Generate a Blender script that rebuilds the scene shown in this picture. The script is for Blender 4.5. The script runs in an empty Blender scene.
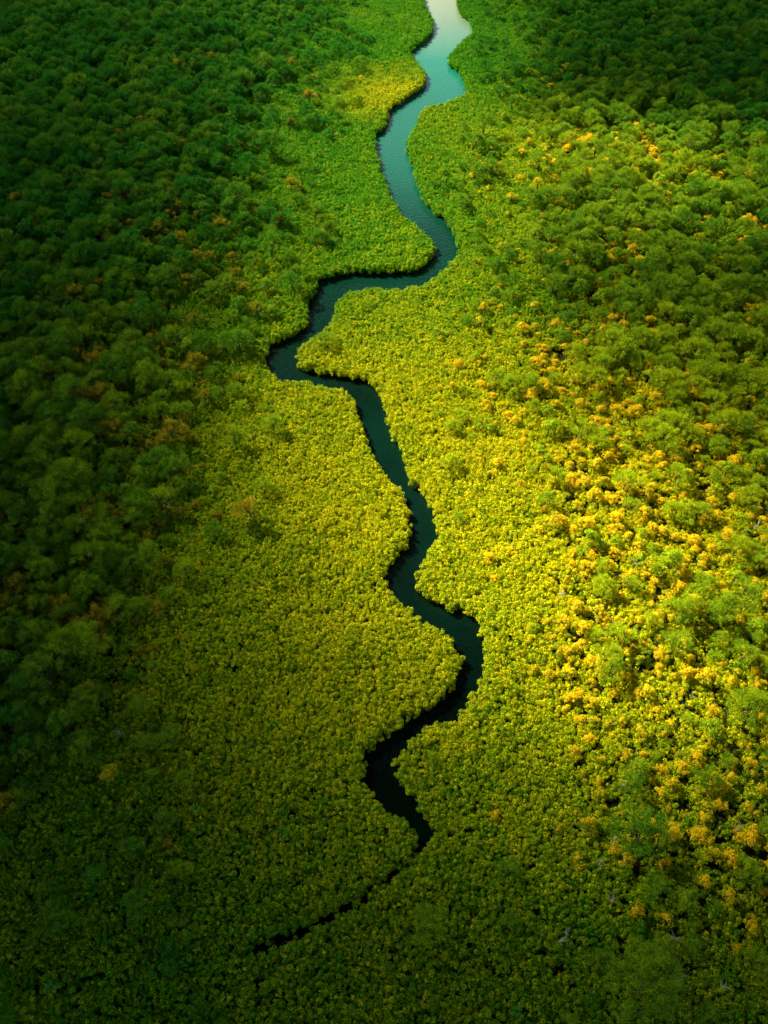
import bpy, math, random
import numpy as np
from mathutils import Vector, noise as mnoise
rng = np.random.default_rng(11)
random.seed(11)
R = math.radians
sc = bpy.context.scene
C = sc.collection

# ------------------------------------------------------------------ camera
H, PITCH, F = 120.0, R(48), 512 / math.tan(R(30))
cd = bpy.data.cameras.new('camera')
cd.sensor_fit = 'VERTICAL'; cd.sensor_height = 24; cd.lens = 12 / math.tan(R(30))
cd.clip_start = 1; cd.clip_end = 20000
cam = bpy.data.objects.new('camera', cd); C.objects.link(cam)
cam.location = (0, 0, H); cam.rotation_euler = (R(90) - PITCH, 0, 0)
sc.camera = cam
sP, cP = math.sin(PITCH), math.cos(PITCH)
def to_ground(px, py, z=0.0):
    x = (px - 384) / F; y = (512 - py) / F
    dz = -sP + y * cP; dy = cP + y * sP
    t = (z - H) / dz
    return (x * t, dy * t)
def to_image(X, Y, Z=0.0):
    X = np.asarray(X, float); Y = np.asarray(Y, float); Z = Z - H
    d = Y * cP - Z * sP; u = Y * sP + Z * cP
    d = np.maximum(d, 8.0)
    return 384 + F * X / d, 512 - F * u / d

# ------------------------------------------------------------------ layout of the place (fields over the ground)
GX = np.array([0, 100, 200, 300, 400, 500, 600, 700, 768.])
GY = np.array([0, 100, 150, 200, 300, 400, 500, 600, 700, 800, 900, 1024.])
LIGHT = np.array([
 [.30,.40,.52,.82,1.0,.76,.32,.22,.17],
 [.25,.32,.44,.82,1.15,.85,.27,.16,.12],
 [.16,.22,.38,.82,1.05,1.05,1.0,.86,.62],
 [.13,.19,.36,.76,.98,.88,.76,.80,.70],
 [.09,.14,.34,.72,.88,.82,.46,.32,.24],
 [.06,.11,.32,.74,.88,.86,.66,.46,.34],
 [.045,.10,.30,.62,.88,1.05,1.0,.76,.58],
 [.04,.08,.25,.46,.70,.96,1.0,.86,.68],
 [.03,.06,.17,.29,.42,.64,.82,.80,.66],
 [.02,.035,.09,.15,.24,.34,.44,.46,.40],
 [.018,.028,.055,.08,.12,.16,.21,.23,.20],
 [.015,.02,.03,.04,.055,.07,.09,.08,.07]])
ROUGH = np.array([   # 0 = low even scrub, 1 = taller uneven forest
 [1,1,.9,.5,0,.2,.9,1,1],
 [1,1,.9,.35,0,.3,1,1,1],
 [1,1,.8,.25,0,.4,1,1,1],
 [1,1,.75,.15,0,.3,1,1,1],
 [1,1,.5,.02,0,.35,.9,1,1],
 [1,.9,.4,0,0,.5,.8,.95,1],
 [1,.8,.25,0,0,.3,.9,1,1],
 [1,.75,.1,0,0,.2,.85,1,1],
 [.9,.55,.05,0,0,.15,.8,.95,.95],
 [.6,.2,.03,0,0,.12,.65,.85,.9],
 [.3,.1,.02,0,0,.06,.5,.7,.8],
 [.2,.08,.05,.02,0,.06,.35,.4,.4]])
GOLD = np.array([    # share of golden crowns
 [0,0,0,0,0,.02,0,0,0],
 [.0,.02,.03,.05,.1,.2,.1,.0,0],
 [.0,.06,.10,.1,.1,.6,.6,.4,.25],
 [.06,.14,.26,.2,.1,.25,.25,.3,.25],
 [.10,.22,.36,.3,.1,.65,.35,.2,.2],
 [.12,.26,.42,.3,.1,.75,.6,.3,.3],
 [.12,.26,.42,.2,.1,.8,.8,.65,.5],
 [.10,.22,.4,.2,.1,.7,.8,.7,.55],
 [.05,.12,.2,.1,.1,.6,.8,.75,.6],
 [.03,.08,.1,.1,.1,.4,.65,.7,.6],
 [.02,.02,.05,.05,.1,.3,.65,.7,.65],
 [.0,.0,.0,.0,.05,.1,.25,.3,.3]])
def field(G, px, py):
    px = np.clip(px, 0, 768); py = np.clip(py, 0, 1024)
    i = np.clip(np.searchsorted(GX, px, side='right') - 1, 0, len(GX) - 2)
    j = np.clip(np.searchsorted(GY, py, side='right') - 1, 0, len(GY) - 2)
    u = (px - GX[i]) / (GX[i + 1] - GX[i]); v = (py - GY[j]) / (GY[j + 1] - GY[j])
    u = u * u * (3 - 2 * u); v = v * v * (3 - 2 * v)
    return (G[j, i] * (1 - u) + G[j, i + 1] * u) * (1 - v) + (G[j + 1, i] * (1 - u) + G[j + 1, i + 1] * u) * v

LEFT = [(424,0),(426,10),(433.8,22),(432.8,32),(426,40.6),(416,46.7),(411.5,54),(414.2,61),(422.6,69.4),(426.7,76),(424.3,86.3),(416,93),(402.3,101.6),(390.5,110),(387,123.6),(382,132),(375.3,134.4),(377,149),(380.3,169),(389.5,194.6),(402.6,217),(419.6,230.8),(433,242.6),(434.8,251),(428,263),(416,272),(382,273),(348.5,273),(318.7,280),(317,290),(308,303.6),(307,325.6),(294,336.4),(272,345),(264,356),(265.5,368),(277.4,379.7),(284,384.8),(297.7,383),(321.4,387),(341.7,391.6),(353.6,400),(358.6,417),(367,437),(374,457),(382.5,474),(396,487.7),(408,508),(412,525),(409.5,542),(397.7,553.7),(389,565.6),(384,577.4),(391,592.6),(402.8,606),(419.7,623),(441.7,631.6),(455,643.4),(463,661),(456.6,683),(441,702.5),(417.5,714),(398,728),(378.4,741.6),(366.7,755),(362.8,776.7),(372.6,794),(386,812),(405.8,819.7),(417.5,831),(416.7,853)]
RIGHT = [(455.8,0),(457,7),(460.6,15),(470,22),(472.7,34),(463,42),(453,51),(447.7,59),(449.7,66),(460,71),(463,83),(467.7,93),(456.5,100.5),(439.6,106.6),(426,109),(419,117),(417.6,125),(409,137),(405.7,149),(410.8,162.5),(416,182),(423,200),(433,212),(446.7,222),(455,237.5),(460,252.8),(451.7,264.6),(436.5,278),(423,288),(399,291.7),(372,291),(348.5,293.4),(335,307),(333,320.5),(321.4,337.4),(302.8,346),(295,359.4),(301,369.6),(318,373.6),(345,376.3),(365.4,381.4),(377.3,391.6),(384,406.8),(387.4,423.7),(394,440),(402.8,460.6),(409.5,482.6),(421.4,494.5),(431.5,511),(437.6,531.7),(435.6,543.6),(426.5,555.4),(418,570.6),(414,585.9),(428,599.4),(448.5,609.6),(472,616),(480.6,624.8),(480.6,640),(485,657),(480,683),(468,706),(452.7,722),(425,729),(407.7,745.5),(394,761),(396,780.6),(409.7,798),(425,815.8),(434,835),(429,843),(419.5,855)]
CREEK = [(419,852),(415.5,862),(405,868),(394,874),(380,885),(366.7,896),(347,909.5),(316,925),(288,939),(255,950)]
Lg = [to_ground(x, y, .7) for x, y in LEFT]; Rg = [to_ground(x, y, .7) for x, y in RIGHT]
Lg = [(25, 900), (14, 620), (26, 520), (15, 440)] + Lg
Rg = [(60, 900), (40, 620), (50, 520), (36, 440)] + Rg
poly = np.array(Lg + Rg[::-1])
creek = np.array([to_ground(x, y, 1.0) for x, y in CREEK])
def inside(X, Y):
    r = np.zeros(X.shape, bool); n = len(poly)
    for k in range(n):
        x1, y1 = poly[k]; x2, y2 = poly[(k + 1) % n]
        if y1 == y2: continue
        c = ((y1 > Y) != (y2 > Y)) & (X < (x2 - x1) * (Y - y1) / (y2 - y1) + x1)
        r ^= c
    return r
def dist_line(X, Y, pts, closed):
    d = np.full(X.shape, 1e9); n = len(pts)
    for k in range(n if closed else n - 1):
        a = pts[k]; b = pts[(k + 1) % n]; ab = b - a; L2 = (ab ** 2).sum() + 1e-9
        t = np.clip(((X - a[0]) * ab[0] + (Y - a[1]) * ab[1]) / L2, 0, 1)
        d = np.minimum(d, np.hypot(X - a[0] - t * ab[0], Y - a[1] - t * ab[1]))
    return d
def river_sd(X, Y):          # > 0 on land
    X = np.asarray(X, float); Y = np.asarray(Y, float)
    d = dist_line(X, Y, poly, True)
    w = .45 * np.sin(X * 1.9 + 1.3 * np.sin(Y * 1.1)) * np.sin(Y * 2.3 + np.sin(X * .9)) 
    return np.where(inside(X, Y), -d, d) + w

# ------------------------------------------------------------------ materials
def mat(name):
    m = bpy.data.materials.new(name); m.use_nodes = True
    nt = m.node_tree; nt.nodes.clear()
    return m, nt, nt.nodes, nt.links
def N(nodes, t, **kw):
    n = nodes.new(t)
    for k, v in kw.items(): setattr(n, k, v)
    return n
def ramp(nodes, pts, interp='EASE'):
    n = nodes.new('ShaderNodeValToRGB'); n.color_ramp.interpolation = interp
    e = n.color_ramp.elements
    while len(e) < len(pts): e.new(.5)
    for k, (p, c) in enumerate(pts):
        e[k].position = p; e[k].color = (c, c, c, 1) if isinstance(c, (int, float)) else (*c, 1)
    return n
def mth(nt, op, a, b=None, clamp=False):
    n = nt.nodes.new('ShaderNodeMath'); n.operation = op; n.use_clamp = clamp
    for k, v in ((0, a), (1, b)):
        if v is None: continue
        if isinstance(v, (int, float)): n.inputs[k].default_value = v
        else: nt.links.new(v, n.inputs[k])
    return n.outputs[0]
def mixc(nt, f, a, b, mode='MIX'):
    n = nt.nodes.new('ShaderNodeMix'); n.data_type = 'RGBA'; n.blend_type = mode
    for s, v in ((n.inputs[0], f), (n.inputs[6], a), (n.inputs[7], b)):
        if isinstance(v, (int, float)): s.default_value = v
        elif isinstance(v, tuple): s.default_value = (*v, 1)
        else: nt.links.new(v, s)
    return n.outputs[2]

def leaf_mat(name, green, yellow, bias=0.0, leafvar=.5, vary=.3):
    """leaves: young-yellow / mature-green mix that differs per leaf (attribute), per plant and by ground position (warm sun and low-light tints painted in)"""
    m, nt, nd, lk = mat(name)
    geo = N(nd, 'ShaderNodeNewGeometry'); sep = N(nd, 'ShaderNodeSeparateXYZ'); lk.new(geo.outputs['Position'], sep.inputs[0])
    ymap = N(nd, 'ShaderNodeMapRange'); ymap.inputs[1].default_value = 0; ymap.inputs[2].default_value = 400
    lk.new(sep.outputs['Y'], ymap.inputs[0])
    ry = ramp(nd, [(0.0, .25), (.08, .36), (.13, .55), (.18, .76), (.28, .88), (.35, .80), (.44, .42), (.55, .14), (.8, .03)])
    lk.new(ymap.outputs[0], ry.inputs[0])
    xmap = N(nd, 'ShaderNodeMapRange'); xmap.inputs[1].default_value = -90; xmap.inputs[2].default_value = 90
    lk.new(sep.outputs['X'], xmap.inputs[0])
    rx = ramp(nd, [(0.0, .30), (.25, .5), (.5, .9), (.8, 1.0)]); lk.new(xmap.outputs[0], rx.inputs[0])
    zone = mth(nt, 'MULTIPLY', ry.outputs[0], rx.outputs[0])  # painted light tint: yellower where sun falls, greener in low light
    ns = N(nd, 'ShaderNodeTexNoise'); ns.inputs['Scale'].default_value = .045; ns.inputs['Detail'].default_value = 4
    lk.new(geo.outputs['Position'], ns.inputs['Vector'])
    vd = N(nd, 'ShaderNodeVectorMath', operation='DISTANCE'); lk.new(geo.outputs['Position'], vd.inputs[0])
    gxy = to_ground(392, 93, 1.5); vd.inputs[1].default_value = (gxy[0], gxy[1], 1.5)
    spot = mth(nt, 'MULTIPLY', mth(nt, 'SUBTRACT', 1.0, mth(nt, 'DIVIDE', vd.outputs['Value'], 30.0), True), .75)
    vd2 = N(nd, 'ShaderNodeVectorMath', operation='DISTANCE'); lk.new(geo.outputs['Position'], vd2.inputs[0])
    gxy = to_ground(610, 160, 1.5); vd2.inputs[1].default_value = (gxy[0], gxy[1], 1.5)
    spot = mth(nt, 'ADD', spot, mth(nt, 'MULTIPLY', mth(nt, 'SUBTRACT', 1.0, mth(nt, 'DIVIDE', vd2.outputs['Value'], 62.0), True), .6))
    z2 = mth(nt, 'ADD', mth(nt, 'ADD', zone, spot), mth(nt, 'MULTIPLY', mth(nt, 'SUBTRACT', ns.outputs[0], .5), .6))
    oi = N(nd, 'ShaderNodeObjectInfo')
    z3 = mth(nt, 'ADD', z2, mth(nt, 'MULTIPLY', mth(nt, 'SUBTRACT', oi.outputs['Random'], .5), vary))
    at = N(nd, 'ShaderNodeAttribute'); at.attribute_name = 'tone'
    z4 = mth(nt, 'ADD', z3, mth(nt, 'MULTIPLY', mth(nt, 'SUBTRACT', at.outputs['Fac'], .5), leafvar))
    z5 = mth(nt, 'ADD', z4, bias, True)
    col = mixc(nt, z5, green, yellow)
    hv = N(nd, 'ShaderNodeHueSaturation')
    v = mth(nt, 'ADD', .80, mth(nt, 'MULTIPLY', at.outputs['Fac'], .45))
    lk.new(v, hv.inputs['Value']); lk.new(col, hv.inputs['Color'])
    p = N(nd, 'ShaderNodeBsdfPrincipled'); p.inputs['Roughness'].default_value = .6
    p.inputs['Specular IOR Level'].default_value = .06
    lk.new(hv.outputs[0], p.inputs['Base Color'])
    tr = N(nd, 'ShaderNodeBsdfTranslucent'); lk.new(hv.outputs[0], tr.inputs['Color'])
    mx = N(nd, 'ShaderNodeMixShader'); mx.inputs[0].default_value = .12
    lk.new(p.outputs[0], mx.inputs[1]); lk.new(tr.outputs[0], mx.inputs[2])
    o = N(nd, 'ShaderNodeOutputMaterial'); lk.new(mx.outputs[0], o.inputs['Surface'])
    return m
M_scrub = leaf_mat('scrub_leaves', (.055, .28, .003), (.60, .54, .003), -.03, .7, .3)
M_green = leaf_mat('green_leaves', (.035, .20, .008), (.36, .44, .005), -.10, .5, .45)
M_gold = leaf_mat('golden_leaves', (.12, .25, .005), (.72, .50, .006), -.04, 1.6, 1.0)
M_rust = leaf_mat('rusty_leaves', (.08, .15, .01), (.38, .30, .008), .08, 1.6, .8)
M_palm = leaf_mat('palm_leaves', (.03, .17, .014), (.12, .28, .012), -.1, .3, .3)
def simple(name, c1, c2, scale=3.0, rough=.85):
    m, nt, nd, lk = mat(name)
    g = N(nd, 'ShaderNodeNewGeometry')
    ns = N(nd, 'ShaderNodeTexNoise'); ns.inputs['Scale'].default_value = scale; ns.inputs['Detail'].default_value = 6
    lk.new(g.outputs['Position'], ns.inputs['Vector'])
    col = mixc(nt, ns.outputs[0], c1, c2)
    p = N(nd, 'ShaderNodeBsdfPrincipled'); p.inputs['Roughness'].default_value = rough; lk.new(col, p.inputs['Base Color'])
    p.inputs['Specular IOR Level'].default_value = .0
    o = N(nd, 'ShaderNodeOutputMaterial'); lk.new(p.outputs[0], o.inputs['Surface'])
    return m
M_bark = simple('bark', (.04, .028, .014), (.10, .07, .04), 8)
M_snag = simple('weathered_wood', (.30, .27, .20), (.50, .46, .34), 6)
M_mud = simple('mud', (.010, .012, .004), (.022, .024, .008), .7, 1.0)

mw, nt, nd, lk = mat('river_water')
g = N(nd, 'ShaderNodeNewGeometry')
mp = N(nd, 'ShaderNodeMapping'); mp.inputs['Scale'].default_value = (1, 1.0, 1); lk.new(g.outputs['Position'], mp.inputs[0])
n1 = N(nd, 'ShaderNodeTexNoise'); n1.inputs['Scale'].default_value = 1.3; n1.inputs['Detail'].default_value = 5; lk.new(mp.outputs[0], n1.inputs['Vector'])
n2 = N(nd, 'ShaderNodeTexNoise'); n2.inputs['Scale'].default_value = .06; n2.inputs['Detail'].default_value = 3; lk.new(mp.outputs[0], n2.inputs['Vector'])
bp = N(nd, 'ShaderNodeBump'); bp.inputs['Strength'].default_value = .6; bp.inputs['Distance'].default_value = .16; lk.new(n1.outputs[0], bp.inputs['Height'])
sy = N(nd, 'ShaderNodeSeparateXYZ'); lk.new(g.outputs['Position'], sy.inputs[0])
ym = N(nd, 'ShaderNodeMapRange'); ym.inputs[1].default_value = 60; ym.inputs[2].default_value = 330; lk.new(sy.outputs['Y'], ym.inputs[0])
reflr = ramp(nd, [(0, 0), (.12, .04), (.3, .07), (.5, .15), (.72, .6), (1, 1)]); lk.new(ym.outputs[0], reflr.inputs[0])  # teal body colour brightens with distance, painting in the sky reflection
teal_refl = mth(nt, 'ADD', reflr.outputs[0], mth(nt, 'MULTIPLY', mth(nt, 'SUBTRACT', n2.outputs[0], .5), .12), True)
col = mixc(nt, teal_refl, (.0004, .003, .0015), (.005, .115, .066))
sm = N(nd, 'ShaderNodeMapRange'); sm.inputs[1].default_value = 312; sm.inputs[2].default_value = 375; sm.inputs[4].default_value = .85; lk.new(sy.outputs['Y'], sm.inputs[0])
col = mixc(nt, sm.outputs[0], col, (.20, .20, .11))  # beige far end paints in sun glare and the warm horizon's reflection
p = N(nd, 'ShaderNodeBsdfPrincipled'); p.inputs['Roughness'].default_value = .12; p.inputs['IOR'].default_value = 1.33
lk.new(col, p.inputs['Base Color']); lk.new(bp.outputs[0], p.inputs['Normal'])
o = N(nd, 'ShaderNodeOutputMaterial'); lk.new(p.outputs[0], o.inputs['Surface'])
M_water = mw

# ------------------------------------------------------------------ mesh helpers
def mesh_from(name, V, Fc, mats, mi=None, tone=None):
    me = bpy.data.meshes.new(name); me.from_pydata([tuple(v) for v in V], [], [tuple(f) for f in Fc])
    for m in mats: me.materials.append(m)
    if mi is not None: me.polygons.foreach_set('material_index', np.asarray(mi, np.int32))
    if tone is not None:
        a = me.attributes.new('tone', 'FLOAT', 'POINT'); a.data.foreach_set('value', np.asarray(tone, np.float32))
    me.update(); return me
class Leaves:
    def __init__(s): s.V = []; s.T = []; s.n = 0
    def add(s, P, Nn, size, tone, aspect=.55):
        """P (k,3) centres, Nn (k,3) normals, rhombic leaves"""
        k = len(P); Nn = Nn / np.linalg.norm(Nn, axis=1, keepdims=True)
        A = rng.normal(size=(k, 3)); A -= (A * Nn).sum(1, keepdims=True) * Nn; A /= np.linalg.norm(A, axis=1, keepdims=True)
        B = np.cross(Nn, A); sz = (size * rng.uniform(.7, 1.3, k))[:, None]
        fold = Nn * sz * .12
        v = np.stack([P - A * sz * .5, P + B * sz * .5 * aspect + fold, P + A * sz * .5, P - B * sz * .5 * aspect + fold], 1)
        s.V.append(v.reshape(-1, 3)); s.T.append(np.repeat(tone, 4)); s.n += k
    def cluster(s, c, r, k, size, tone, flat=.75, spread=.22):
        d = rng.normal(size=(k, 3)); d[:, 2] = np.abs(d[:, 2]) * 1.0 - .35 * rng.random(k)
        d /= np.linalg.norm(d, axis=1, keepdims=True)
        rad = r * (1.15 - spread * rng.random(k) ** 1.3)
        P = np.array(c) + d * rad[:, None] * np.array([1, 1, flat])
        s.add(P, d + rng.normal(size=(k, 3)) * .55, size, np.clip(tone + rng.normal(0, .17, k), 0, 1))
    def arrays(s):
        V = np.concatenate(s.V); F4 = np.arange(len(V)).reshape(-1, 4)
        return V, F4, np.concatenate(s.T)
def tube(pts, rad, seg=6):
    V = []; Fc = []
    pts = [np.array(p, float) for p in pts]
    for i, p in enumerate(pts):
        d = pts[min(i + 1, len(pts) - 1)] - pts[max(i - 1, 0)]; d /= np.linalg.norm(d) + 1e-9
        a = np.cross(d, (0, 0, 1) if abs(d[2]) < .9 else (1, 0, 0)); a /= np.linalg.norm(a); b = np.cross(d, a)
        for k in range(seg):
            t = 2 * math.pi * k / seg; V.append(p + rad[i] * (a * math.cos(t) + b * math.sin(t)))
    for i in range(len(pts) - 1):
        for k in range(seg):
            k2 = (k + 1) % seg; Fc.append((i * seg + k, i * seg + k2, (i + 1) * seg + k2, (i + 1) * seg + k))
    Fc.append(tuple(range(seg))[::-1]); Fc.append(tuple((len(pts) - 1) * seg + k for k in range(seg)))
    return V, Fc
def merge(parts):
    V = []; Fc = []
    for v, f in parts:
        o = len(V); V += list(v); Fc += [tuple(i + o for i in q) for q in f]
    return V, Fc

# ------------------------------------------------------------------ plant prototypes
def scrub_patch(nclump, rr):
    L = Leaves()
    if nclump == 1: nclump, rr = 7, .42
    for i in range(nclump):
        a = rng.random() * 6.28; d = rr * math.sqrt(rng.random())
        r = rng.uniform(.16, .33)
        top = rng.uniform(.75, 2.15) if nclump > 7 else rng.uniform(1.0, 1.8)
        t = rng.normal(.5, .28)
        L.cluster((d * math.cos(a), d * math.sin(a), top - r * .8), r, 26, .175, t, .95)
        L.cluster((d * math.cos(a), d * math.sin(a), top - r * 2.0), r * .9, 12, .22, t - .1)
    return L
def crown(r, h, style, kind_var=None):
    """uneven dome of leaf sprays on limbs; returns leaves and trunk/limb tubes"""
    L = Leaves(); tubes = []
    zc = h - r * .70
    lean = rng.normal(0, .25, 2)
    trunk = [(0, 0, -.2), (lean[0] * .3, lean[1] * .3, zc * .45), (lean[0], lean[1], zc)]
    tubes.append(tube(trunk, [.16 * r / 2 + .05, .11 * r / 2 + .04, .07]))
    for a in rng.random(4) * 6.28:       # prop roots
        tubes.append(tube([(math.cos(a) * .8, math.sin(a) * .8, -.2), (math.cos(a) * .45, math.sin(a) * .45, .5), (0, 0, .95)], [.03, .035, .04], 4))
    nl = int(13 + r * r * 4.6 * (1.5 if r > 3 else 1))
    lop = rng.uniform(.75, 1.2, 7)
    for i in range(nl):
        a = rng.random() * 6.28
        e = math.asin(rng.uniform(0.0, 1)) if i % 5 else rng.uniform(1.15, 1.57)
        k = a / 6.28 * 7; rl = r * (lop[int(k) % 7] * (1 - k % 1) + lop[(int(k) + 1) % 7] * (k % 1))
        q = rng.uniform(.70, .98)
        c = np.array([lean[0] + rl * q * math.cos(e) * math.cos(a), lean[1] + rl * q * math.cos(e) * math.sin(a), zc + r * .80 * q * math.sin(e) * rng.uniform(.8, 1.2)])
        cr = rng.uniform(.30, .52) * (.75 + r * .12)
        hi = (c[2] - zc) / (r * .6)
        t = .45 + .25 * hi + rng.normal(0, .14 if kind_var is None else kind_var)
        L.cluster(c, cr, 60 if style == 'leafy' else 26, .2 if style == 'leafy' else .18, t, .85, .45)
        if style == 'feathery':          # upright sprays
            k = 74; d = rng.normal(size=(k, 3)) * .42 + (c - np.array([lean[0], lean[1], zc - r * .4])) / np.linalg.norm(c - np.array([lean[0], lean[1], zc - r * .4]))
            d /= np.linalg.norm(d, axis=1, keepdims=True)
            P = c + d * rng.uniform(.2, 1.5, k)[:, None] * cr * 1.5
            L.add(P, np.cross(d, rng.normal(size=(k, 3))), .23, np.clip(t + .1 + rng.normal(0, .15, k), 0, 1), .3)
        if i % 3 == 0:
            m = (np.array(trunk[2]) + c) / 2 + np.array([0, 0, -.15])
            tubes.append(tube([trunk[1] if i % 2 else trunk[2], m, c - np.array([0, 0, .1])], [.05, .03, .012], 4))
    return L, merge(tubes)
KINDS = []   # (kind, crown mesh, trunk mesh, radius)
def kind_mesh(kind, r, h, style, m):
    L, tr = crown(r, h, style, .34 if kind in ('gold', 'rust') else None); V, Fc, T = L.arrays()
    cm = mesh_from(kind + '_crown', V, Fc, [m], None, T)
    tm = mesh_from(kind + '_trunk', tr[0], tr[1], [M_bark])
    return (kind, cm, tm, r)
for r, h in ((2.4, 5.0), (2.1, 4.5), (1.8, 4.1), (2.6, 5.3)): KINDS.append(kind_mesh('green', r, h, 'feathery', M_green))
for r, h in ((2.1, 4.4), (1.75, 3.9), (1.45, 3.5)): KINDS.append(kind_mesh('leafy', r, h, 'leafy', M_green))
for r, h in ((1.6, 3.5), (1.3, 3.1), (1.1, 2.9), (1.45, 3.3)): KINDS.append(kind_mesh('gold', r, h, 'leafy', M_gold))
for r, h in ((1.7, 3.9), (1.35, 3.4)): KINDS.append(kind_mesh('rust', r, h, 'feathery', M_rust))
KINDS.append(kind_mesh('green', 4.0, 7.0, 'feathery', M_green)); KINDS.append(kind_mesh('green', 3.2, 5.8, 'feathery', M_green))
GREEN = [0, 1, 2, 3]; LEAFY = [4, 5, 6]; GOLDS = [7, 8, 9, 10]

protos = bpy.data.collections.new('plant_prototypes')     # never linked to the scene
def add_proto(i, V, Fc, T, mats, mi):
    me = mesh_from('plant', V, Fc, mats, mi, T)
    o = bpy.data.objects.new('%03d_plant' % i, me); protos.objects.link(o)
NP = 0
for i in range(8):
    V, Fc, T = scrub_patch(20, 1.05).arrays(); add_proto(NP, V, Fc, T, [M_scrub], None); NP += 1
SINGLE0 = NP
for i in range(5):
    V, Fc, T = scrub_patch(1, .0).arrays(); add_proto(NP, V, Fc, T, [M_scrub], None); NP += 1
forest_protos = bpy.data.collections.new('forest_prototypes')
for i, (kind, cm, tm, r) in enumerate(KINDS):
    nV = len(cm.vertices)
    co = np.empty(nV * 3, np.float32); cm.vertices.foreach_get('co', co)
    tn = np.empty(nV, np.float32); cm.attributes['tone'].data.foreach_get('value', tn)
    tv = [tuple(v.co) for v in tm.vertices]
    V = list(co.reshape(-1, 3)) + tv
    Fc = [tuple(f) for f in np.arange(nV).reshape(-1, 4)] + [tuple(k + nV for k in f.vertices) for f in tm.polygons]
    mi = [0] * (nV // 4) + [1] * len(tm.polygons)
    me = mesh_from('tree', V, Fc, [cm.materials[0], M_bark], mi, list(tn) + [.5] * len(tv))
    o = bpy.data.objects.new('%03d_tree' % i, me); forest_protos.objects.link(o)

# ------------------------------------------------------------------ geometry-node scatter for uncountable growth
def scatter(name, pts, rot, scl, idx, coll, tilt=None):
    me = bpy.data.meshes.new(name); me.vertices.add(len(pts)); me.vertices.foreach_set('co', np.asarray(pts, np.float32).ravel())
    a = me.attributes.new('spin', 'FLOAT_VECTOR', 'POINT')
    rv = np.zeros((len(pts), 3), np.float32); rv[:, 2] = rot; rv[:, :2] = rng.normal(0, .08, (len(pts), 2)); a.data.foreach_set('vector', rv.ravel())
    a = me.attributes.new('size', 'FLOAT', 'POINT'); a.data.foreach_set('value', np.asarray(scl, np.float32))
    a = me.attributes.new('pick', 'INT', 'POINT'); a.data.foreach_set('value', np.asarray(idx, np.int32))
    ob = bpy.data.objects.new(name, me); C.objects.link(ob); ob['kind'] = 'stuff'
    ng = bpy.data.node_groups.new(name, 'GeometryNodeTree')
    ng.interface.new_socket('Geometry', in_out='INPUT', socket_type='NodeSocketGeometry')
    ng.interface.new_socket('Geometry', in_out='OUTPUT', socket_type='NodeSocketGeometry')
    n = ng.nodes; l = ng.links
    gi = n.new('NodeGroupInput'); go = n.new('NodeGroupOutput')
    m2p = n.new('GeometryNodeMeshToPoints'); l.new(gi.outputs[0], m2p.inputs[0])
    iop = n.new('GeometryNodeInstanceOnPoints'); l.new(m2p.outputs[0], iop.inputs['Points'])
    ci = n.new('GeometryNodeCollectionInfo'); ci.inputs[0].default_value = coll
    ci.inputs['Separate Children'].default_value = True; ci.inputs['Reset Children'].default_value = True
    l.new(ci.outputs[0], iop.inputs['Instance']); iop.inputs['Pick Instance'].default_value = True
    def na(nm, t):
        x = n.new('GeometryNodeInputNamedAttribute'); x.data_type = t; x.inputs[0].default_value = nm; return x.outputs[0]
    l.new(na('pick', 'INT'), iop.inputs['Instance Index'])
    l.new(na('spin', 'FLOAT_VECTOR'), iop.inputs['Rotation'])
    l.new(na('size', 'FLOAT'), iop.inputs['Scale'])
    l.new(iop.outputs[0], go.inputs[0])
    md = ob.modifiers.new('scatter', 'NODES'); md.node_group = ng
    return ob

YMIN, YMAX = -8.0, 480.0
def half_width(Y): return .433 * (Y * cP + H * sP) * 1.13 + 8
def grid_points(step, jit=.5):
    ys = np.arange(YMIN, YMAX, step); out = []
    for y in ys:
        w = half_width(y); xs = np.arange(-w, w, step); q = np.stack([xs, np.full(xs.shape, y)], 1); out.append(q)
    P = np.concatenate(out); return P + rng.uniform(-jit, jit, P.shape) * step

P = grid_points(1.04, .5)
sd = river_sd(P[:, 0], P[:, 1]); cr = dist_line(P[:, 0], P[:, 1], creek, False)
px, py = to_image(P[:, 0], P[:, 1]); rg = field(ROUGH, px, py)
k = (sd > 1.15) & (cr > 1.5 + .3 * np.sin(P[:, 0] * 1.7)) & (rng.random(len(P)) > np.clip((rg - .35) * 1.0, 0, .38)); P = P[k]; rg = rg[k]
lowz = np.array([mnoise.noise(Vector((x * .11, y * .11, 3))) for x, y in P])
z = .2 + lowz * .45 - np.clip(rg - .3, 0, .7) * .7
S1 = (P, z, rng.integers(0, SINGLE0, len(P)), rng.uniform(.74, 1.05, len(P)))
Q = grid_points(.62, .5); Q = Q[Q[:, 1] < 440]
sdq = river_sd(Q[:, 0], Q[:, 1]); crq = dist_line(Q[:, 0], Q[:, 1], creek, False)
k = ((sdq > .2) & (sdq < 2.1)) | ((crq > .5 + .25 * np.sin(Q[:, 0] * 2.3)) & (crq < 2.0) & (sdq > .35))
Q = Q[k]; sdq = np.minimum(sdq[k], crq[k]); 
zq = -.02 + np.clip(sdq, 0, 1.6) * .22 + rng.normal(0, .1, len(Q))
pts = np.concatenate([np.column_stack([P, S1[1]]), np.column_stack([Q, zq])])
idx = np.concatenate([S1[2], rng.integers(SINGLE0, NP, len(Q))]); scl = np.concatenate([S1[3], rng.uniform(.72, 1.1, len(Q))])
ob = scatter('mangrove_scrub', pts, rng.random(len(pts)) * 6.28, scl, idx, protos)
ob['label'] = 'low even canopy of yellow-green mangrove scrub lining both banks of the river'; ob['category'] = 'scrub'
print('scrub instances', len(pts))

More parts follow.
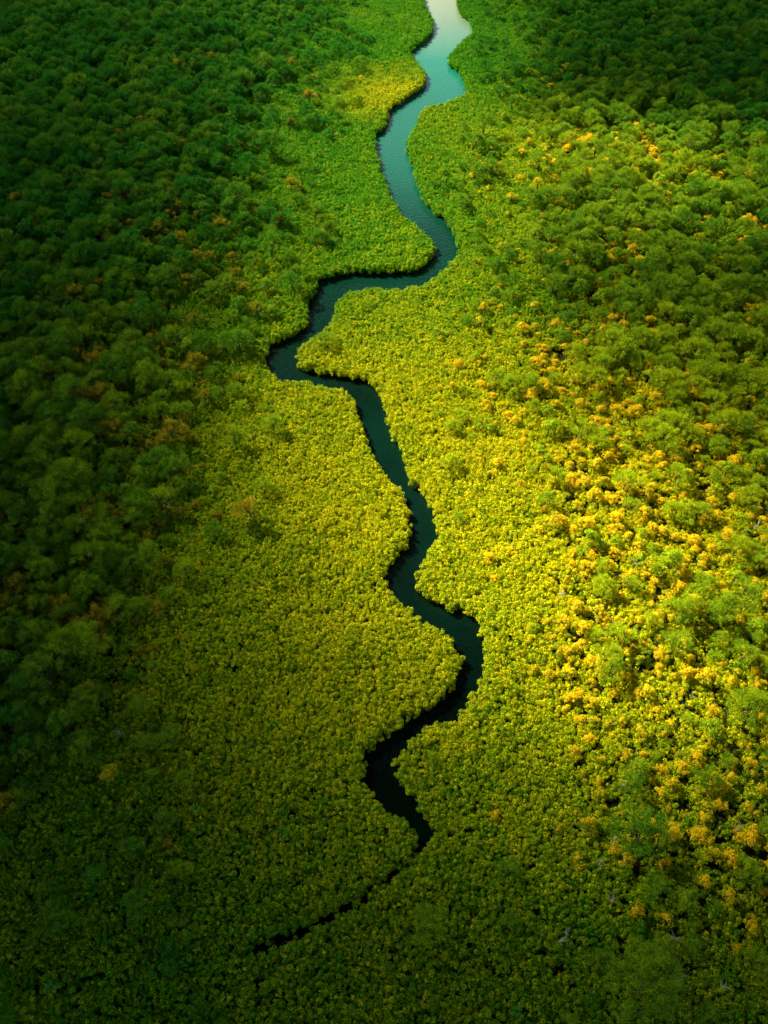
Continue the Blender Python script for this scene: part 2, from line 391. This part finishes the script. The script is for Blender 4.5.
# trees: positions by density, then the largest-looking ones as individuals
T = grid_points(2.05, .6)
px, py = to_image(T[:, 0], T[:, 1], 3.0); rg = field(ROUGH, px, py); gd = field(GOLD, px, py)
sd = river_sd(T[:, 0], T[:, 1]); cr = dist_line(T[:, 0], T[:, 1], creek, False)
clump = np.array([mnoise.noise(Vector((x * .06, y * .06, 9))) for x, y in T])
keep = (rng.random(len(T)) < (rg * .95 + clump * .5 * (rg > .03)) ) & (sd > 4.0) & (cr > 3)
T, rg, gd, px, py, clump = T[keep], rg[keep], gd[keep], px[keep], py[keep], clump[keep]
gc = np.array([mnoise.noise(Vector((x * .09, y * .09, 21))) for x, y in T])
is_gold = rng.random(len(T)) < np.clip(gd * np.where(px < 330, .75, 1.15) + gc * .45 * (gd > .05), 0, 1)
leftside = px < 330
kid = np.where(is_gold, np.where(px < 330, rng.integers(11, 13, len(T)), rng.integers(7, 11, len(T))), np.where((rng.random(len(T)) < .3) , rng.integers(4, 7, len(T)), rng.integers(0, 4, len(T))))
size = np.clip(.55 + .45 * rg + rng.normal(0, .27, len(T)), .4, 1.6) * np.where(leftside, .93, np.where(py > 400, .72, .85))
size = np.where(is_gold & ~leftside, size * rng.uniform(.72, 1.1, len(T)), size)
EXTRA = [  # single trees that stand out in the view: pixel of the crown, kind, scale, label
 (565,132,14,.8,'dark round evergreen tree standing alone among golden crowns near the far right bank'),
 (484,306,8,1.15,'small bright orange crowned shrub alone in the low scrub right of the big river bend'),
 (640,985,13,1.15,'big pale green feathery tree at the bottom edge, right of the creek'),
 (640,838,14,1.1,'broad grey-green feathery tree in a dark hollow low on the right slope'),
 (608,345,14,.95,'dark rounded green tree above the golden shrubs right of the middle bend'),
 (745,712,14,1.05,'broad green tree spreading at the right edge amid golden shrubs'),
 (250,523,8,1.0,'small orange topped shrub in the scrub left of the narrow river reach'),
 (70,722,1,1.1,'olive rounded tree in the dark lower left forest'),
 (108,770,9,1.2,'small dull gold tuft of leaves in dark scrub at lower left'),
 (662,385,14,.9,'wide green tree in the dark hollow beside the golden right slope'),
 (718,380,14,.95,'fresh green feathery tree near the right edge below the shaded forest'),
 (748,600,1,1.3,'leafy green tree at the right edge beside orange crowns')]
TX = list(T[:, 0]); TY = list(T[:, 1]); K = list(kid); SZ = list(size); LB = [None] * len(T)
for (x, y, k_, s_, lb) in EXTRA:
    gx, gy = to_ground(x, y, 3.0); d = np.hypot(np.array(TX) - gx, np.array(TY) - gy); rr = KINDS[k_][3] * s_ * .9
    kp = d > rr
    TX = [v for v, q in zip(TX, kp) if q]; TY = [v for v, q in zip(TY, kp) if q]; K = [v for v, q in zip(K, kp) if q]; SZ = [v for v, q in zip(SZ, kp) if q]; LB = [v for v, q in zip(LB, kp) if q]
    TX.append(gx); TY.append(gy); K.append(k_); SZ.append(s_); LB.append(lb)
TX, TY, K, SZ = map(np.array, (TX, TY, K, SZ))
ipx, ipy = to_image(TX, TY, 3.0)
depth = TY * cP + (H - 3) * sP
rad = np.array([KINDS[k][3] for k in K]) * SZ
app = rad / depth
vis = (ipx > 4) & (ipx < 764) & (ipy > 4) & (ipy < 1018)
score = np.where(vis, app, 0) + np.array([1.0 if l else 0 for l in LB])
order = np.argsort(-score)
single = np.zeros(len(TX), bool); single[order[:300]] = True
print('trees', len(TX))
rest = ~single
spin = rng.random(len(TX)) * 6.28
ob = scatter('mangrove_forest', np.column_stack([TX[rest], TY[rest], np.full(rest.sum(), .1)]), spin[rest], SZ[rest], K[rest], forest_protos)
ob['label'] = 'taller uneven mangrove forest of dark green and golden crowns on both sides of the scrub'; ob['category'] = 'forest'

def river_x(y):
    d = [(abs(b[1] - y), b[0]) for b in LEFT + RIGHT + CREEK]; return min(d)[1]
def place_words(x, y):
    for lim, v in ((110, 'by the far pale reach'), (220, 'by the far teal reach'), (310, 'beside the upper bend'), (420, 'beside the big left bend'),
                   (510, 'beside the narrow reach'), (590, 'below the narrow reach'), (680, 'beside the lower bend'), (770, 'below the lower bend'),
                   (870, "beside the river's black end"), (945, 'below the river tip'), (2000, 'along the bottom edge')):
        if y < lim: break
    d = x - river_x(y)
    side = 'left' if d < 0 else 'right'
    if x < 60: s = 'at left edge'
    elif x > 715: s = 'at right edge'
    elif abs(d) < 120: s = 'near %s bank' % side
    elif abs(d) < 220: s = 'inland of %s bank' % side
    else: s = 'far from %s bank' % side
    return s, v
base = {}
def individual(i):
    k = K[i]; kind, cm, tm, r = KINDS[k]
    x, y = ipx[i], ipy[i]
    nm = {'green': 'mangrove_tree', 'leafy': 'mangrove_tree', 'gold': 'golden_mangrove', 'rust': 'rusty_mangrove'}[kind]
    e = bpy.data.objects.new(nm, None); C.objects.link(e)
    e.location = (TX[i], TY[i], .1); e.rotation_euler = (0, 0, spin[i]); e.scale = (SZ[i],) * 3
    for pn, me in (('trunk', tm), ('crown', cm)):
        o = bpy.data.objects.new(pn, me); C.objects.link(o); o.parent = e
    s, v = place_words(x, y)
    szw = 'large' if rad[i] > 2.35 else ('medium' if rad[i] > 1.55 else 'small')
    colw = {'green': 'feathery green', 'leafy': 'round leafy green', 'gold': 'golden orange', 'rust': 'dull orange-brown'}[kind]
    lab = LB[i] or '%s %s crown %s, %s' % (szw, colw, s, v)
    e['label'] = lab; e['category'] = 'shrub' if kind in ('gold', 'rust') else 'tree'
    e['group'] = {'gold': 'golden crowned mangroves', 'rust': 'orange-brown crowned mangroves'}.get(kind, 'green mangrove trees')
for i in order[:300]: individual(i)

# ------------------------------------------------------------------ palms and dead snags
def palm_mesh():
    L = Leaves(); tubes = [tube([(0, 0, -.2), (.1, .05, 1.6), (.15, .1, 3.0)], [.12, .1, .09])]
    for j in range(13):
        a = j * 2.4 + rng.random() * .5; up = rng.uniform(.5, 1.3); ln = rng.uniform(1.5, 2.4)
        prev = np.array([.15, .1, 3.0]); d = np.array([math.cos(a) * math.cos(up), math.sin(a) * math.cos(up), math.sin(up)])
        for s in range(9):
            d = d + np.array([0, 0, -.16]); d /= np.linalg.norm(d)
            nx = prev + d * ln / 9; side = np.cross(d, (0, 0, 1)); side /= np.linalg.norm(side)
            w = .26 * math.sin(math.pi * (s + 1.2) / 10.5)
            for sg in (-1, 1):
                tip = nx + sg * side * w + d * .16 - np.array([0, 0, .08])
                for q, off in ((.0, 0), (.5, .5)):
                    b0 = prev + (nx - prev) * off; tp = tip - (nx - prev) * (.5 - off)
                    v = np.array([b0, b0 + d * .09, tp + d * .03, tp - d * .03]); L.V.append(v); L.T.append(np.full(4, np.clip(rng.normal(.5, .2), 0, 1))); L.n += 1
            prev = nx
    V, Fc, T_ = L.arrays()
    tr = merge(tubes)
    return mesh_from('palm_crown', V, Fc, [M_palm], None, T_), mesh_from('palm_trunk', tr[0], tr[1], [M_bark])
PALM = [palm_mesh() for _ in range(3)]
PALMS = [(155,665),(128,583),(112,592),(60,318),(83,505),(48,745),(125,845),(282,832),(196,810),(52,988),(590,995),(516,1012),(205,150),(265,180),(715,420)]
for j, (x, y) in enumerate(PALMS):
    gx, gy = to_ground(x, y, 3.2)
    e = bpy.data.objects.new('palm_tree', None); C.objects.link(e); e.location = (gx, gy, .3); e.rotation_euler = (0, 0, j * 1.7)
    e.scale = (random.uniform(.38, .55),) * 2 + (.95,)
    cm, tm = PALM[j % 3]
    for pn, me in (('trunk', tm), ('crown', cm)):
        o = bpy.data.objects.new(pn, me); C.objects.link(o); o.parent = e
    s, v = place_words(x, y)
    e['label'] = 'spiky green palm crown %s, %s' % (s, v); e['category'] = 'palm'; e['group'] = 'spiky palms poking through the canopy'
def snag_mesh():
    parts = []; top = np.array([rng.normal(0, .5), rng.normal(0, .5), 3.7])
    parts.append(tube([(0, 0, -.2), tuple(top * .5 + rng.normal(0, .12, 3)), tuple(top)], [.09, .07, .03], 5))
    for q in range(6):
        f = rng.uniform(.5, .95); b = top * f; a = rng.random() * 6.28; ln = rng.uniform(.7, 1.5)
        d = np.array([math.cos(a), math.sin(a), rng.uniform(.3, 1.0)]); m = b + d * ln * .5 + rng.normal(0, .08, 3)
        parts.append(tube([b, m, b + d * ln + np.array([0, 0, .2])], [.045, .035, .015], 4))
        parts.append(tube([m, m + rng.normal(0, .35, 3) + np.array([0, 0, .25])], [.025, .01], 4))
    V, Fc = merge(parts); return mesh_from('dead_snag', V, Fc, [M_snag])
SN = [snag_mesh() for _ in range(4)]
SNAGS = [(558,932),(680,982),(568,928),(722,982),(612,903),(682,935),(600,860),(615,842),(152,465),(100,495),(168,502),(122,730),(600,400),(755,430),(625,780),(560,590),(740,830),(640,560),(45,680),(88,492),(700,690),(755,520)]
for j, (x, y) in enumerate(SNAGS):
    gx, gy = to_ground(x, y, 3.6)
    o = bpy.data.objects.new('dead_snag', SN[j % 4]); C.objects.link(o); o.location = (gx, gy, .2); o.rotation_euler = (.15, .1, j * 2.1); o.scale = (.62, .62, .92)
    s, v = place_words(x, y)
    o['label'] = 'bare pale dead branches %s, %s' % (s, v); o['category'] = 'dead tree'; o['group'] = 'bare pale snags'

# look-alikes in one stretch are told apart by their order across the view
bpy.context.view_layer.update()
same = {}
for o in C.objects:
    if o.parent is None and 'group' in o and 'label' in o: same.setdefault(o['label'], []).append(o)
for lab, obs in same.items():
    if len(obs) < 2: continue
    obs.sort(key=lambda o: float(to_image(o.location.x, o.location.y, 3.0)[0]))
    for q, o in enumerate(obs):
        n_ = q + 1; suf = 'th' if 10 <= n_ % 100 <= 20 else {1: 'st', 2: 'nd', 3: 'rd'}.get(n_ % 10, 'th')
        o['label'] = lab + (', leftmost' if q == 0 else ', rightmost' if q == len(obs) - 1 else ', %d%s from left' % (n_, suf))
print('largest look-alike set', max(len(v) for v in same.values()), 'longest label', max(len(o['label'].split()) for o in C.objects if 'label' in o))

# ------------------------------------------------------------------ ground, water
xs = np.unique(np.concatenate([np.linspace(-6000, -200, 14), np.arange(-200, 200, 1.6), np.linspace(200, 6000, 14)]))
ys = np.unique(np.concatenate([np.linspace(-3000, -12, 12), np.arange(-12, 470, 1.6), np.linspace(470, 9000, 22)]))
X, Y = np.meshgrid(xs, ys)
sdg = river_sd(X.ravel(), Y.ravel()); crg = dist_line(X.ravel(), Y.ravel(), creek, False)
Z = np.clip(sdg * .5 - .28, -1.8, .3); Z = np.minimum(Z, np.clip(crg * .6 - .5, -1, .3))
far = (np.abs(X.ravel()) > 210) | (Y.ravel() > 480) | (Y.ravel() < -15)
Z = np.where(far & (sdg > 4), .3, Z)
nx, ny = len(xs), len(ys)
Vg = np.column_stack([X.ravel(), Y.ravel(), Z])
ii = (np.arange(ny - 1)[:, None] * nx + np.arange(nx - 1)[None]).ravel()
Fg = np.column_stack([ii, ii + 1, ii + nx + 1, ii + nx])
me = mesh_from('ground', Vg, Fg, [M_mud]); o = bpy.data.objects.new('ground', me); C.objects.link(o); o['kind'] = 'structure'
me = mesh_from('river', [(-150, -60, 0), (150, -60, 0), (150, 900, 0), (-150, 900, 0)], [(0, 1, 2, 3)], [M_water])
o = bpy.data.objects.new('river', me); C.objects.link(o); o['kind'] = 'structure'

# ------------------------------------------------------------------ sun, sky, added light-shaping cloud deck
AZ, EL = R(-50), R(38)      # azimuth from +Y, negative = left
S = Vector((math.sin(AZ) * math.cos(EL), math.cos(AZ) * math.cos(EL), math.sin(EL)))
sl = bpy.data.lights.new('sun', 'SUN'); sl.energy = 5.0; sl.angle = R(.53); sl.color = (1, .94, .72)
so = bpy.data.objects.new('sun', sl); C.objects.link(so); so.rotation_euler = S.to_track_quat('Z', 'Y').to_euler(); so.location = (0, 0, 500)
w = bpy.data.worlds.new('World'); sc.world = w; w.use_nodes = True
nt = w.node_tree; nt.nodes.clear()
sk = nt.nodes.new('ShaderNodeTexSky'); sk.sky_type = 'NISHITA'; sk.sun_disc = False; sk.sun_elevation = EL; sk.sun_rotation = AZ; sk.dust_density = 2; sk.altitude = 0
bg = nt.nodes.new('ShaderNodeBackground'); bg.inputs[1].default_value = .05
wo = nt.nodes.new('ShaderNodeOutputWorld'); nt.links.new(sk.outputs[0], bg.inputs[0]); nt.links.new(bg.outputs[0], wo.inputs[0])

ZC, SIG, AMB = 255.0, .16, .0
gx = np.arange(-420, 421, 6.0); gy = np.arange(-330, 480, 6.0)
X, Y = np.meshgrid(gx, gy)                # ground points the cloud shades
ipx_, ipy_ = to_image(X.ravel(), Y.ravel(), 2.0)
Lt = field(LIGHT, ipx_, ipy_)
out = np.maximum(np.maximum(-ipx_, ipx_ - 768), np.maximum(-ipy_, ipy_ - 1024))
Lt = Lt * np.exp(-np.clip(out, 0, 400) / 300)
Tt = np.clip(1.04 * Lt ** 1.32 - .006, .003, .97)
puff = np.array([mnoise.fractal(Vector((x * .02, y * .02, 0)), 1.0, 2.0, 4) for x, y in zip(X.ravel(), Y.ravel())])
tau = -np.log(Tt) * (1 + .20 * puff)
th = np.maximum(tau * math.sin(EL) / SIG, .25)
edge = np.minimum.reduce([X.ravel() - gx[0], gx[-1] - X.ravel(), Y.ravel() - gy[0], gy[-1] - Y.ravel()])
th = np.where(edge <= 7, .0, th)
ox, oy = S.x / S.z * ZC, S.y / S.z * ZC
nxx, nyy = len(gx), len(gy)
n = nxx * nyy
top = np.column_stack([X.ravel() + ox, Y.ravel() + oy, ZC + th * .5 + .05]); bot = np.column_stack([X.ravel() + ox, Y.ravel() + oy, ZC - th * .5 - .05])
ii = (np.arange(nyy - 1)[:, None] * nxx + np.arange(nxx - 1)[None]).ravel()
Ft = np.column_stack([ii, ii + 1, ii + nxx + 1, ii + nxx]); Fb = np.column_stack([ii, ii + nxx, ii + nxx + 1, ii + 1]) + n
rim = list(range(nxx)) + [r_ * nxx + nxx - 1 for r_ in range(1, nyy)] + [(nyy - 1) * nxx + c_ for c_ in range(nxx - 2, -1, -1)] + [r_ * nxx for r_ in range(nyy - 2, 0, -1)]
Fr = [(rim[(q + 1) % len(rim)], rim[q], rim[q] + n, rim[(q + 1) % len(rim)] + n) for q in range(len(rim))]
mc, nt, nd, lk = mat('shade_cloud')
pv = N(nd, 'ShaderNodeVolumePrincipled'); pv.inputs['Color'].default_value = (.08, .09, .09, 1); pv.inputs['Density'].default_value = SIG
oo = N(nd, 'ShaderNodeOutputMaterial'); lk.new(pv.outputs[0], oo.inputs['Volume'])
me = mesh_from('shade_cloud_deck', np.concatenate([top, bot]), list(map(tuple, Ft)) + list(map(tuple, Fb)) + [tuple(f) for f in Fr], [mc])
o = bpy.data.objects.new('shade_cloud_deck', me); C.objects.link(o); o['kind'] = 'structure'  # added out of view; thickness shaped from LIGHT to cast the wanted shade

# ------------------------------------------------------------------ render settings
sc.view_settings.view_transform = 'Standard'; sc.view_settings.look = 'None'; sc.view_settings.gamma = 1
sc.view_settings.use_curve_mapping = False; sc.view_settings.exposure = 2.1
cy = sc.cycles; cy.max_bounces = 6; cy.diffuse_bounces = 3; cy.glossy_bounces = 2; cy.transmission_bounces = 3; cy.volume_bounces = 1; cy.transparent_max_bounces = 8
